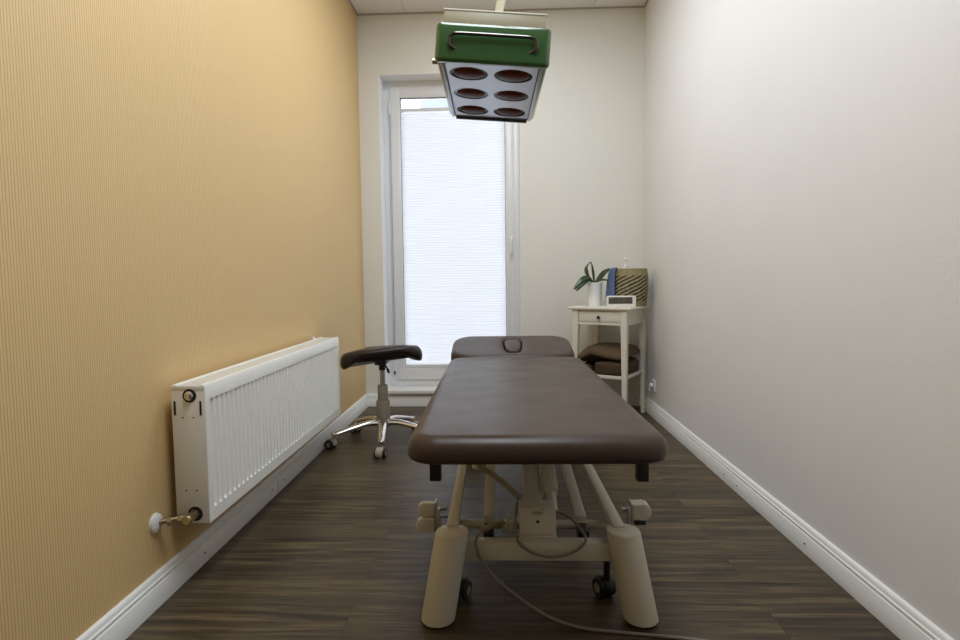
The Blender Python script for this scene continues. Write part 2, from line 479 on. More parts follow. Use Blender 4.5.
cyl(bm, (.076, YW-.02, 1.275), (.076, YW-.05, 1.275), .009); box(bm, .067, .085, YW-.058, YW-.042, 1.165, 1.287, .006, 3)
obj('handle', bm, M['pvc'], win)
for z in (2.30, .30):
    bm = B(); cyl(bm, (SX0-.004, YW-.018, z-.05), (SX0-.004, YW-.018, z+.05), .008, seg=14, bev=.002); obj('hinge', bm, M['pvc'], win)
bm = B(); box(bm, OX0+.004, OX1-.004, YB-.040, YW+.01, .100, .128, .004); struct('trim_2', bm, M['trim'])

# pleated blind fixed on the glass, with its cord loop
BZ0, BZ1 = .300, 2.275
blind = root('pleated_blind', 'white pleated blind drawn nearly closed over the balcony door glass', 'blind', (-.37, YW-.004, BZ0))
bm = B(); n = 98; rows = []
for i in range(2*n+1):
    z = BZ0+(BZ1-BZ0)*i/(2*n); y = YW-.004+(.0016 if i % 2 else -.0016)
    rows.append([bm.verts.new((GX0+.004+(GX1-GX0-.008)*k/8, y, z)) for k in range(9)])
for a, b in zip(rows, rows[1:]): bridge(bm, a, b, False)
fab = obj('pleated_fabric', bm, M['blind'], blind, ang=20)
bm = B(); box(bm, GX0+.002, GX1-.002, YW-.014, YW+.006, BZ0-.024, BZ0+.002, .003); obj('bottom_rail', bm, M['pvc'], blind)
bm = B(); box(bm, GX0+.002, GX1-.002, YW-.014, YW+.006, BZ1-.002, BZ1+.020, .003); obj('top_rail', bm, M['pvc'], blind)
bm = B()
for dx in (0, .010):
    tube(bm, [(-.862+dx, YW-.019, 2.30), (-.862+dx, YW-.020, 1.3), (-.861+dx*.8, YW-.020, .25)], .0011, 6)
cord = obj('cord', bm, M['seal'], blind)
bm = B(); lathe(bm, [(0, 0), (.006, 0), (.008, .006), (.004, .026), (0, .028)], 12, (-.857, YW-.020, .226)); obj('cord_weight', bm, M['black'], cord)

# house across the yard seen through the clear strip
bm = B(); box(bm, -1.62, 3.2, 12.0, 18.0, 0, 8.5)
for k in range(3): box(bm, -1.74, 3.4, 11.8, 18.2, 8.5+k*.08, 8.58+k*.08)
place(tag(obj('house', bm, M['facade']), 'pale blue-grey house front glimpsed through the clear glass strip above the blind', 'house'), (0, 15, 0))

# ------------------------------------------------------------------ radiator on the left wall
RX, RY0, RY1, RZ0, RZ1 = -.924, 1.752, 3.241, .217, .654
RB = -1.024
rad = root('radiator', 'long white ribbed panel radiator mounted on the ribbed beige wall', 'radiator', (-.97, 2.5, RZ0))
# front panel: recessed vertical flutes
bm = B(); per = .0335; ny = int((RY1-RY0-.036)/per); off = (RY1-RY0-ny*per)/2
cols = [(RY0, 0), (RY0+.004, .5)]
cols = [(RY0, 0)]
for i in range(ny):
    y = RY0+off+i*per
    cols += [(y+.006, 0), (y+.012, 1), (y+.022, 1), (y+.028, 0)]
cols += [(RY1, 0)]
zr = [(RZ0, 0), (RZ0+.040, 0), (RZ0+.052, 1), (RZ1-.052, 1), (RZ1-.046, 0), (RZ1-.004, 0), (RZ1, -.6)]
g = [[bm.verts.new((RX-.008*max(c, 0)*max(d, 0)+(.003*d if d < 0 else 0), y, z)) for z, d in zr] for y, c in cols]
for a, b in zip(g, g[1:]): bridge(bm, a, b, False)
ol = [r[0] for r in g]+[v for v in g[-1][1:]]+[r[-1] for r in reversed(g[:-1])]+[v for v in reversed(g[0][1:-1])]
back = [bm.verts.new((RX-.012, v.co.y, v.co.z)) for v in ol]; bridge(bm, ol, back); bm.faces.new(back)
obj('front_panel', bm, M['radiator'], rad, ang=25)
bm = B(); box(bm, RB, RB+.012, RY0+.01, RY1-.01, RZ0+.01, RZ1-.02, .003); obj('back_panel', bm, M['radiator'], rad)
bm = B(); box(bm, RB+.02, RX-.02, RY0+.012, RY1-.012, RZ0+.03, RZ1-.06); obj('convector', bm, M['radiator'], rad)
# top grille
bm = B(); box(bm, RB-.004, RB+.010, RY0, RY1, RZ1-.010, RZ1+.003, .002); box(bm, RX-.016, RX-.002, RY0, RY1, RZ1-.010, RZ1+.003, .002)
for i in range(75):
    y = RY0+.004+i*(RY1-RY0-.020)/74; box(bm, RB+.008, RX-.014, y, y+.0125, RZ1-.006, RZ1)
obj('top_grille', bm, M['radiator'], rad)
for s, y in ((1, RY0), (-1, RY1)):
    bm = B(); box(bm, RB-.006, RX-.002, min(y-s*.0012, y+s*.006), max(y-s*.0012, y+s*.006), RZ0, RZ1-.012, .001)
    box(bm, RB-.006, RX-.002, min(y-s*.002, y+s*.010), max(y-s*.002, y+s*.010), RZ1-.016, RZ1, .002)
    ep = obj('side_panel', bm, M['radiator'], rad)
    for x in (RB+.004, RX-.014):
        bm = B(); box(bm, x-.003, x+.003, y-.0018*s-.001, y-.0018*s+.001, RZ1-.092, RZ1-.048); obj('slot', bm, M['slot'], ep)
    for x in (RB+.028, RX-.038):
        for z in (RZ1-.10, RZ0+.105):
            bm = B(); cyl(bm, (x, y, z), (x, y-.0022*s, z), .0025, seg=10); obj('hole', bm, M['slot'], ep)
    cx = (RB+RX)/2+.002
    bm = B(); cyl(bm, (cx, y-.0002*s, RZ1-.031), (cx, y-.0024*s, RZ1-.031), 0.0215, seg=24); pl = obj('plug_hole', bm, M['slot'], ep)
    bm = B(); lathe(bm, [(0, 0), (.0145, 0), (.0145, .006), (.011, .009), (.011, .013), (.006, .015), (.0055, .012), (0, .012)], 6 if s < 0 else 20, (cx, y, RZ1-.031), axis_m((0, -s, 0)))
    obj('air_vent', bm, M['chrome'], rad)
# brass return valve and the rosette on the wall
bm = B(); cx = RB+.054; zv = RZ0+.030; yv = RY0-.030
cyl(bm, (cx, RY0, zv), (cx, RY0-.0024, zv), .0235); obj('valve_hole', bm, M['slot'], rad)
bm = B()
cyl(bm, (cx, RY0, zv), (cx, RY0-.012, zv), .0155, seg=6, bev=.001); cyl(bm, (cx, RY0-.010, zv), (cx, yv-.008, zv), .0135)
lathe(bm, [(0, 0), (.014, .001), (.0155, .006), (.0155, .018), (.012, .022), (.0, .022)], 20, (cx, yv-.004, zv), axis_m((0, -1, 0)))
E0 = Vector((cx, yv, zv)); E1 = Vector((XL+.004, RY0-.070, zv)); ED = (E1-E0).normalized()
cyl(bm, E0, E0+ED*.022, .0135, .0125); cyl(bm, E0+ED*.022, E0+ED*.034, .0165, seg=6, bev=.001)
cyl(bm, E0+ED*.034, E0+ED*.052, .0115); cyl(bm, E0+ED*.052, E0+ED*.064, .0155, seg=6, bev=.001)
cyl(bm, E0+ED*.064, E1, .0085)
valve = obj('valve', bm, M['brass'], rad)
bm = B(); lathe(bm, [(.009, .014), (.020, .013), (.028, .008), (.030, 0), (0, 0)], 28, (XL, RY0-.072, zv), axis_m((1, 0, 0)))
obj('rosette', bm, M['trim'], rad)
for y in (RY0+.25, RY1-.25):
    bm = B(); box(bm, XL, RB+.003, y-.02, y+.02, RZ0+.05, RZ1-.06, .002); obj('wall_bracket', bm, M['radiator'], rad)
bm = B(); cyl(bm, (XL, RY1-.07, RZ1-.02), (RB, RY1-.07, RZ1-.02), .009); lathe(bm, [(0, 0), (.012, .002), (.012, .012), (0, .014)], 14, (RB-.012, RY1-.10, RZ1)); obj('pipe_stub', bm, M['trim'], rad)

# ------------------------------------------------------------------ castors (shared builder)
def castor(parent, x, y, ang, r=.028, hood='hood', gap=.011, wt=.016, top=.078, trail=.018):
    """twin-wheel castor; ang = rolling direction"""
    m = Matrix.Translation((x, y, 0)) @ Matrix.Rotation(ang, 4, 'Z')
    def ob(name, bm, mt, p): bm.transform(m); return obj(name, bm, mt, p)
    bm = B()
    pts = [(trail+(r+.004)*math.cos(a), r+(r+.004)*math.sin(a)) for a in [R(-20+i*14) for i in range(16)]]
    pts += [(trail+.010*math.cos(a), r+.010*math.sin(a)) for a in (R(200), R(90), R(-20))]
    prism(bm, pts, lambda a, b, d: (a, d, b), -gap-wt*.55, gap+wt*.55, .002)
    cyl(bm, (0, 0, r+.012), (0, 0, top-.012), .010); cyl(bm, (0, 0, top-.018), (0, 0, top), .006)
    c = ob('castor', bm, M[hood], parent)
    for s in (-1, 1):
        bm = B(); yy = s*(gap+wt*.5)
        lathe(bm, [(0, -wt/2), (r*.55, -wt/2), (r*.62, -wt/2+.002), (r*.9, -wt/2), (r, -wt/2+.003), (r, wt/2-.003), (r*.9, wt/2), (r*.62, wt/2-.002), (r*.55, wt/2), (0, wt/2)], 24, (trail, yy+s*.004, r), axis_m((0, 1, 0)))
        ob('wheel', bm, M['black'], c)
    for s in (-1, 1):
        bm = B(); lathe(bm, [(0, 0), (r*.5, 0), (r*.5, .001), (r*.2, .002), (0, .002)], 18, (trail, s*(gap+wt+.0045), r), axis_m((0, s, 0)))
        ob('hub_cap', bm, M['greyplastic'], c)
    return c

# ------------------------------------------------------------------ saddle stool
SX, SY = -.717, 3.420
stool = root('saddle_stool', 'dark brown saddle stool on chrome five-arm castor base beside the radiator', 'stool', (SX, SY, 0))
bm = B(); slab(bm, .48, .32, -.040, .036, .13, .035, .039, 7, 10, 8, .004)
tilt = Matrix.Rotation(R(-4.5), 4, 'Y')
mt = Matrix.Translation((SX-.005, SY-.01, .564)) @ Matrix.Rotation(R(14), 4, 'Z') @ Matrix.Rotation(R(-5), 4, 'X')
def sad(x, y, z):
    u = x/.235; v = y/.18
    w = 1-.22*v if v > 0 else 1                     # narrower towards the raised horn
    x2 = x*w
    zz = z*(.46+.95*min(1, u*u))-.054*abs(u)**2+.044*max(0, v)**2*math.exp(-((u+.12)/.24)**2)
    return (x2, y, zz)
warp(bm, sad); bm.transform(mt @ tilt); obj('seat', bm, M['stoolleather'], stool, ang=60)
bm = B(); box(bm, SX-.052, SX+.052, SY-.060, SY+.06, .516, .546, .003); box(bm, SX-.030, SX+.034, SY-.075, SY+.045, .478, .515, .004)
cyl(bm, (SX, SY, .440), (SX, SY, .475), .020)
mech = obj('tilt_mechanism', bm, M['black'], stool)
bm = B(); tube(bm, spline([(SX+.02, SY-.03, .478), (SX+.040, SY-.06, .462), (SX+.055, SY-.085, .438)], 6), [.005]*8+[.008]*5, 10); obj('lever', bm, M['black'], mech)
bm = B(); cyl(bm, (SX, SY, .33), (SX, SY, .445), .0145); obj('gas_piston', bm, M['steel'], stool)
bm = B(); lathe(bm, [(0, .140), (.040, .140), (.040, .252), (.038, .256), (.030, .257), (.030, .346), (.028, .350), (0, .350)], 28, (SX, SY, 0)); obj('column_sleeve', bm, M['greyplastic'], stool)
bm = B(); lathe(bm, [(0, .098), (.034, .098), (.046, .108), (.046, .138), (.038, .146), (0, .146)], 28, (SX, SY, 0)); hub = obj('base_hub', bm, M['chrome'], stool)
for k in range(5):
    a = R(63+72*k); c, s = math.cos(a), math.sin(a); bm = B()
    pts = spline([(SX+c*d, SY+s*d, z) for d, z in ((.025, .124), (.10, .126), (.19, .108), (.262, .090), (.302, .082))], 6)
    rr = [.026-.010*i/(len(pts)-1) for i in range(len(pts))]
    tube(bm, pts, rr, 12, flat=.75); cyl(bm, (SX+c*.298, SY+s*.298, .066), (SX+c*.298, SY+s*.298, .094), .0145, bev=.003)
    obj('base_arm', bm, M['chrome'], stool)
    castor(stool, SX+c*.298, SY+s*.298, R([10, 150, 165, 262, 330][k]))

# ------------------------------------------------------------------ treatment couch
couch = root('massage_table', 'brown padded massage table on a cream steel frame in the middle of the room', 'massage table', (.08, 2.3, 0))
yaw = R(.75)
MW, ML, MZ0, MZ1 = .672, 1.53, .513, .582
MC = (.077, 1.408+ML/2)
mm = Matrix.Translation((MC[0], MC[1], 0)) @ Matrix.Rotation(yaw, 4, 'Z')
bm = B(); slab(bm, MW, ML, MZ0, MZ1, .082, .044, .018, 9, 10, 5, .003); bm.transform(mm); obj('mattress', bm, M['leather'], couch, ang=60)
# head section, tilted up, with nose opening and its plug
HW, HL = .655, .40
def trap(a, b, l, rc, n=9):
    """rounded trapezoid, a = half width at far side, b = half width at near side"""
    out = []
    for (x, y), (ux, uy) in zip(rrect(1, 1, rc, n-1+0), rrect(1, 1, rc, n-1+0)):
        w = b+(a-b)*(y+1)/2; out.append((x*w, y*l))
    return out
hole = trap(.055, .040, .112, .55, 11)
hm = Matrix.Translation((.055, 2.965, .520)) @ Matrix.Rotation(yaw, 4, 'Z') @ Matrix.Rotation(R(10.5), 4, 'X')
bm = B(); slab(bm, HW, HL, 0, .060, .115, .030, .016, 7, 10, 4, 0, [(x+.004, y-.005) for x, y in hole]); bm.transform(hm @ Matrix.Translation((0, HL/2, 0)))
head = obj('headrest', bm, M['leather'], couch, ang=60)
bm = B()
prev = None
for s, z in ((.90, .024), (.90, .050), (.87, .057), (.80, .0605), (.5, .062)):
    cur = [bm.verts.new((x*s+.004, y*s-.005, z)) for x, y in hole]
    if prev: bridge(bm, prev, cur)
    else: bm.faces.new(cur)
    prev = cur
bm.faces.new(prev); bm.transform(hm @ Matrix.Translation((0, HL/2, 0))); obj('nose_plug', bm, M['leather'], head, ang=60)
# upper frame
bm = B()
for s in (-1, 1): beam(bm, (MC[0]+s*.21, 1.62, .490), (MC[0]-.012+s*.21, 2.90, .490), .03, .046)
for y in (1.72, 2.2, 2.82): beam(bm, (MC[0]-.20, y, .492), (MC[0]+.20, y, .492), .03, .04)
obj('upper_frame', bm, M['couch'], couch)
for s in (-1, 1):
    bm = B(); beam(bm, (.068+s*.16, 2.86, .497), (.064+s*.16, 3.28, .560), .025, .025); obj('head_support', bm, M['couch'], couch)
for x in (-.174, .352):
    bm = B(); box(bm, x-.0145, x+.0145, 1.448, 1.475, .460, .517, .002); obj('end_bracket', bm, M['black'], couch)
for x in (-.105, .300):
    bm = B(); cyl(bm, (x, 1.60, .492), (x, 1.60, .516), .010, seg=6); obj('bolt', bm, M['black'], couch)
# conical-cut foot posts, leaning inwards
FP = [(-.191, 1.594, .042), (.389, 1.606, -.046), (-.191, 3.10, .042), (.391, 3.10, -.040)]
PH = .251
for x, y, ln in FP:
    bm = B(); lathe(bm, [(0, .006), (.045, .006), (.0485, .010), (.0480, PH-.006), (.0465, PH-.002), (.042, PH), (.024, PH+.001), (0, PH+.001)], 40)
    warp(bm, lambda a, b, c: (a+x+ln*c/PH, b+y+.038*c/PH, c)); p = obj('foot_post', bm, M['couchplastic'], couch, ang=30)
    bm = B(); cyl(bm, (x, y, 0), (x, y, .008), .036); obj('foot_pad', bm, M['black'], p)
    bm = B(); lathe(bm, [(.012, 0), (.0125, .0012), (.0145, .0012), (.015, 0)], 24, (x+ln, y+.038, PH+.0008)); obj('cap_ring', bm, M['couchplastic'], p)
for y in (1.660, 3.12):
    bm = B(); box(bm, -.165, .372, y-.022, y+.022, .157, .210, .004)
    for x in ((-.137, .312) if y < 2 else ()): box(bm, x-.016, x+.016, y, y+.078, .157, .164, .001)
    obj('crossbar', bm, M['couch'], couch)
# lower side rails
for x, x2 in ((-.151, -.165), (.334, .298)):
    bm = B(); beam(bm, (x, 1.650, .245), (x2, 3.12, .270), .033, .028, .003); obj('side_rail', bm, M['couch'], couch)
bm = B(); cyl(bm, (-.160, 1.780, .206), (.352, 1.780, .206), .0135); obj('pivot_tube', bm, M['couch'], couch)
for x in (-.046, .240):
    bm = B(); beam(bm, (x, 1.775, .222), (x-.004, 2.74, .310), .034, .030, .003); beam(bm, (x-.004, 2.73, .305), (x-.004, 2.50, .485), .030, .028, .003); obj('lift_arm', bm, M['couch'], couch)
    bm = B(); box(bm, x-.0155, x+.0155, 1.700, 1.765, .172, .218, .002); obj('pivot_block', bm, M['black'], couch)
# lifting column and actuator behind the control box
bm = B(); beam(bm, (.097, 1.80, .200), (.095, 2.42, .480), .058, .040, .004); obj('lift_column', bm, M['couch'], couch)
bm = B(); cyl(bm, (.158, 1.83, .222), (.156, 2.10, .345), .017); beam(bm, (.158, 1.90, .262), (.155, 2.36, .462), .046, .040, .006); obj('actuator', bm, M['couchplastic'], couch)
# control box with sloping lid, emblem and socket
bm = B(); prism(bm, [(1.690, .205), (1.690, .238), (1.712, .283), (1.718, .286), (1.775, .286), (1.775, .205)], lambda a, b, d: (d, a, b), .047, .156, .003)
cb = obj('control_box', bm, M['couchplastic'], couch)
bm = B(); box(bm, .047, .157, 1.676, 1.775, .200, .215, .002); obj('box_base', bm, M['couch'], cb)
sl = Vector((0, 1.712-1.690, .283-.238)).normalized()
def on_lid(u, v, h=.0006):
    """point on the sloping lid: u across, v up the slope"""
    nrm = Vector((0, -sl.z, sl.y)); return Vector((.1015+u, 1.690, .238))+sl*v+nrm*h
bm = B()
for a0, a1, r0, r1 in ((0, 360, .0, .0),):
    ring = [[bm.verts.new(on_lid(k*.017*math.cos(R(t*12)), .038+k*.0058*math.sin(R(t*12)))) for t in range(30)] for k in (1.0, .80)]
    bridge(bm, ring[0], ring[1])
q = [bm.verts.new(on_lid(*p)) for p in ((-.010, .036), (.010, .036), (.010, .040), (-.010, .040))]; bm.faces.new(q)
q = [bm.verts.new(on_lid(*p)) for p in ((.008, .046), (.016, .047), (.019, .050), (.010, .0485))]; bm.faces.new(q)
obj('emblem', bm, M['emblem'], cb)
bm = B(); nn = Vector((0, -sl.z, sl.y)); p = on_lid(.0, .013, -.002); cyl(bm, p, p+nn*.003, .0048, seg=16); obj('lock_socket', bm, M['slot'], cb)
# foot lever pads on brackets either side
def dshape(s, z0, z1, w):
    """D outline: flat towards the couch, round outwards"""
    h = z1-z0; pts = [(0, z0), (0, z1)]
    cx = w-h*.42
    for i in range(13):
        a = R(90-180*i/12); pts.append((cx+h*.42*math.cos(a), (z0+z1)/2+h*.5*math.sin(a)))
    return [(s*a, b) for a, b in pts]
def pad(parent, name, s, x, y0, y1, z0, z1, w):
    bm = B(); prism(bm, dshape(s, z0, z1, w), lambda a, b, d: (x+a, d, b), y0, y1, .003); return obj(name, bm, M['couchplastic'], parent)
bm = B(); box(bm, -.214, -.209, 1.752, 1.795, .185, .283, .001); box(bm, -.207, -.196, 1.74, 1.76, .150, .268, .002)
cyl(bm, (-.209, 1.79, .250), (-.180, 1.79, .250), .006); cyl(bm, (-.209, 1.79, .225), (-.172, 1.79, .225), .005)
beam(bm, (-.200, 1.75, .175), (-.155, 1.75, .175), .02, .02)
pb = obj('pedal_bracket', bm, M['steel'], couch)
pad(pb, 'pedal', -1, -.214, 1.752, 1.775, .240, .282, .054); pad(pb, 'pedal', -1, -.214, 1.745, 1.772, .192, .237, .057)
bm = B(); box(bm, .391, .396, 1.745, 1.795, .185, .283, .001); box(bm, .381, .391, 1.75, 1.77, .150, .270, .002)
cyl(bm, (.391, 1.79, .250), (.368, 1.79, .250), .006); beam(bm, (.345, 1.76, .175), (.390, 1.76, .175), .02, .02)
pb = obj('pedal_bracket', bm, M['steel'], couch)
pd = pad(pb, 'pedal', 1, .396, 1.745, 1.790, .234, .283, .055)
bm = B(); box(bm, .401, .435, 1.748, 1.79, .217, .240, .003); obj('pedal_insert', bm, M['black'], pd)
# castors behind the posts
for x, y, a in ((-.137, 1.70, 70), (.312, 1.725, 115), (-.10, 3.12, 80), (.26, 3.12, 100)):
    castor(couch, x, y, R(a), .030, 'black', .008, .013, .158, .014)
# coiled hose, cable loop and mains lead
def helix(path, r, turns):
    P = spline(path, 14); out = []; n = len(P); m = turns*10
    for i in range(m+1):
        t = i/m*(n-1); k = min(int(t), n-2); p = P[k].lerp(P[k+1], t-k); d = (P[k+1]-P[k]).normalized()
        a = d.cross(Vector((0, 0, 1)))
        a = a.normalized() if a.length > .05 else Vector((1, 0, 0))
        b = d.cross(a); th = 2*PI*turns*i/m
        out.append(p+a*r*math.cos(th)+b*r*math.sin(th))
    return out
bm = B(); tube(bm, helix([(-.090, 1.95, .345), (-.036, 1.90, .324), (.018, 1.86, .295), (.064, 1.80, .265)], .0075, 30), .0026, 6); obj('coiled_hose', bm, M['hose'], couch)
bm = B(); lathe(bm, [(0, 0), (.016, .002), (.021, .010), (.016, .026), (.006, .034), (0, .034)], 18, (-.088, 1.96, .322)); obj('adjusting_knob', bm, M['couchplastic'], couch)
bm = B(); tube(bm, spline([(.156, 1.74, .265), (.20, 1.72, .252), (.230, 1.665, .235), (.234, 1.635, .218), (.196, 1.62, .193), (.130, 1.615, .182), (.068, 1.62, .198), (.036, 1.66, .222), (.040, 1.76, .270), (.06, 1.82, .285)], 10), .0042, 8); obj('cable_loop', bm, M['cable'], couch)
bm = B(); tube(bm, helix([(.0, 1.745, .226), (-.03, 1.715, .232), (-.058, 1.668, .238)], .0075, 9), .0022, 6); obj('strain_relief', bm, M['hose'], couch)
bm = B(); tube(bm, spline([(.0, 1.745, .226), (-.03, 1.715, .232), (-.060, 1.665, .238), (-.080, 1.635, .224), (-.078, 1.625, .200), (-.066, 1.622, .168), (-.014, 1.612, .108), (.060, 1.605, .052), (.130, 1.590, .016), (.209, 1.563, .005), (.30, 1.545, .005), (.42, 1.528, .005), (.56, 1.50, .005), (.70, 1.42, .005), (.82, 1.25, .005), (.93, .95, .005), (1.00, .4, .005), (1.01, -.3, .005)], 10), .0046, 8); obj('power_cord', bm, M['cable'], couch)
bm = B(); cyl(bm, (.012, 1.735, .215), (.012, 1.735, .262), .003); box(bm, -.005, .03, 1.735, 1.765, .198, .226, .003); obj('cord_clip', bm, M['couchplastic'], couch)

# ------------------------------------------------------------------ infrared lamp on its ceiling arm
lamp = root('infrared_lamp', 'green six-bulb infrared heat lamp hanging on an arm above the massage table', 'heat lamp', (-.025, 2.24, 1.665))
lm = Matrix.Translation((-.0265, 1.925, 1.667)) @ Matrix.Rotation(R(1.1), 4, 'Z') @ Matrix.Rotation(R(4.4), 4, 'Y')
LW, LL, LH = .373, .66, .122
def lo(name, bm, mt, p, ang=38):
    bm.transform(lm); return obj(name, bm, mt, p, ang=ang)
bm = B(); slab(bm, LW, .036, .0, LH, .017, .012, .012, 5, 8, 2); warp(bm, lambda x, y, z: (x, y+.018, z)); lo('front_housing', bm, M['green'], lamp, 60)
bm = B(); box(bm, -LW/2+.004, LW/2-.004, .022, LL, .004, LH-.004, .014, 3); body = lo('housing', bm, M['green'], lamp)
for s in (-1, 1):
    bm = B(); box(bm, s*.163-.006, s*.163+.006, .032, LL-.006, -.002, .015, .004, 2); lo('side_rail', bm, M['alu'], lamp)
    bm = B(); box(bm, s*.1545-.0015, s*.1545+.0015, .032, LL-.012, .0005, .010); lo('rail_gap', bm, M['seal'], lamp)
bm = B(); box(bm, -.153, .153, LL-.012, LL+.003, -.008, .022, .003); lo('end_strip', bm, M['black'], lamp)
# perforated bottom plate: six round openings cut out of a grid of tiles
def holed_plate(bm, x0, x1, y0, y1, cx, cy, r, z, n=32):
    ring = [bm.verts.new((cx+r*math.cos(2*PI*i/n), cy+r*math.sin(2*PI*i/n), z)) for i in range(n)]
    outer = []
    for i in range(n):
        c, s = math.cos(2*PI*i/n), math.sin(2*PI*i/n)
        tx = ((x1-cx)/c if c > 0 else (x0-cx)/c) if abs(c) > 1e-6 else 1e9
        ty = ((y1-cy)/s if s > 0 else (y0-cy)/s) if abs(s) > 1e-6 else 1e9
        t = min(tx, ty); outer.append(bm.verts.new((cx+c*t, cy+s*t, z)))
    for qx in (x0, x1):
        for qy in (y0, y1):
            v = min(outer, key=lambda v: (v.co.x-qx)**2+(v.co.y-qy)**2); v.co.x = qx; v.co.y = qy
    bridge(bm, outer, ring)
    low = [bm.verts.new((v.co.x, v.co.y, z+.0006)) for v in ring]; bridge(bm, ring, low)
BX = (-.078, .074); BY = (.118, .332, .548); BR = .066
bm = B()
yb = [.030, .225, .440, LL-.012]
for i, cx in enumerate(BX):
    for j, cy in enumerate(BY):
        holed_plate(bm, (-.153, 0)[i], (0, .153)[i], yb[j], yb[j+1], cx, cy, BR, .002)
lo('bottom_plate', bm, M['alu'], lamp)
for cx in BX:
    for cy in BY:
        bm = B(); lathe(bm, [(BR-.001, .009), (BR-.001, .022), (BR-.012, .045), (.02, .050), (0, .050)], 32, (cx, cy, -.005)); sk = lo('bulb_socket', bm, M['reflector'], lamp)
        bm = B(); lathe(bm, [(0, -.002), (.018, -.0015), (.036, .001), (.051, .006), (.061, .012), (.062, .022), (.03, .046), (0, .046)], 32, (cx, cy, -.004)); lo('bulb', bm, M['darkglass'], sk, 60)
# grip handle bowed in front of the green face
bm = B()
hp = [(-.128, .004, .036), (-.142, -.003, .040), (-.151, -.008, .050), (-.150, -.010, .064), (-.140, -.011, .074), (-.120, -.012, .078), (-.05, -.012, .0785), (.05, -.012, .0785), (.120, -.012, .078), (.140, -.011, .074), (.150, -.010, .064), (.151, -.008, .050), (.142, -.003, .040), (.128, .004, .036)]
hp = [(a*.93, b, c+.004) for a, b, c in hp]
tube(bm, spline(hp, 6), .0058, 10); lo('grip_handle', bm, M['darkchrome'], lamp)
bm = B(); box(bm, -.168, .168, .045, .50, LH-.006, LH+.057, .003); cover = lo('control_cover', bm, M['lampbeige'], lamp)
bm = B(); box(bm, -.170, .170, .043, .502, LH+.055, LH+.060, .001); lo('cover_lid', bm, M['couchplastic'], cover)
bm = B(); cyl(bm, (-LW/2+.004, .10, .030), (-LW/2-.016, .10, .030), .009); lo('side_knob', bm, M['brass'], lamp)
# arm up to the ceiling
a0 = Vector((-.012, 2.20, 1.838)); a1 = Vector((.06, 1.95, 2.10)); a2 = Vector((.13, 1.75, 2.45))
bm = B(); tube(bm, spline([a0, a0+Vector((.004, -.03, .07)), a1, a2, (.15, 1.72, 2.75), (.15, 1.72, 2.9395)], 8), .015, 14)
arm = obj('ceiling_arm', bm, M['couchplastic'], lamp)
bm = B(); lathe(bm, [(0, 0), (.028, 0), (.032, .012), (.024, .03), (0, .03)], 20, a0-Vector((0, 0, .012))); obj('swivel_joint', bm, M['couchplastic'], lamp)
bm = B(); lathe(bm, [(0, -.03), (.05, -.025), (.07, 0), (0, 0)], 28, (.15, 1.72, 2.9395)); obj('ceiling_plate', bm, M['couchplastic'], lamp)

# ------------------------------------------------------------------ side table in the right corner
TC = (.760, 4.128); TA = R(-32)
tbl = root('side_table', 'small white wooden table with one drawer standing diagonally in the right corner', 'side table', (TC[0], TC[1], 0), TA)
hx, hy, TZ = .1743, .180, .775
def tw(x, y, z=TZ):
    return Vector((TC[0], TC[1], z))+Vector((x*math.cos(TA)-y*math.sin(TA), x*math.sin(TA)+y*math.cos(TA), 0))
bm = B(); box(bm, -hx-.055, hx+.050, -hy-.032, hy+.012, TZ-.018, TZ, .004, 3); obj('table_top', bm, M['tablewhite'], tbl, False)
for sx in (-1, 1):
    for sy in (-1, 1):
        bm = B(); x, y = sx*hx, sy*hy
        box(bm, x-.020, x+.020, y-.020, y+.020, .66, TZ-.018)
        v = []
        for z, h in ((.0, .0125), (.66, .020)):
            ox, oy = sx*(.020-h), sy*(.020-h)
            v.append([bm.verts.new((x+ox+a*h, y+oy+b*h, z)) for a, b in ((-1, -1), (1, -1), (1, 1), (-1, 1))])
        bridge(bm, v[0], v[1]); bm.faces.new(v[0]); obj('leg', bm, M['tablewhite'], tbl, False)
bm = B(); z0, z1 = .655, TZ-.018
box(bm, hx-.010, hx+.010, -hy, hy, z0, z1); box(bm, -hx-.010, -hx+.010, -hy, hy, z0, z1); box(bm, -hx, hx, hy-.010, hy+.010, z0, z1)
box(bm, -hx, hx, -hy-.010, -hy+.010, z1-.012, z1); box(bm, -hx, hx, -hy-.010, -hy+.010, z0, z0+.016)
obj('apron', bm, M['tablewhite'], tbl, False)
bm = B(); box(bm, -hx+.022, hx-.022, -hy-.012, -hy+.008, z0+.018, z1-.014, .003); dr = obj('drawer', bm, M['tablewhite'], tbl, False)
bm = B(); lathe(bm, [(0, 0), (.006, 0), (.005, .008), (.010, .013), (.0115, .019), (.008, .025), (0, .026)], 20, (0, -hy-.012, (z0+z1)/2), axis_m((0, -1, 0))); obj('knob', bm, M['knob'], dr, False)
bm = B(); box(bm, -hx, hx, -hy, hy, .296, .308); box(bm, hx-.008, hx+.008, -hy, hy, .290, .312, .002); box(bm, -hx-.008, -hx+.008, -hy, hy, .290, .312, .002); box(bm, -hx, hx, -hy-.008, -hy+.008, .290, .312, .002); obj('shelf', bm, M['tablewhite'], tbl, False)

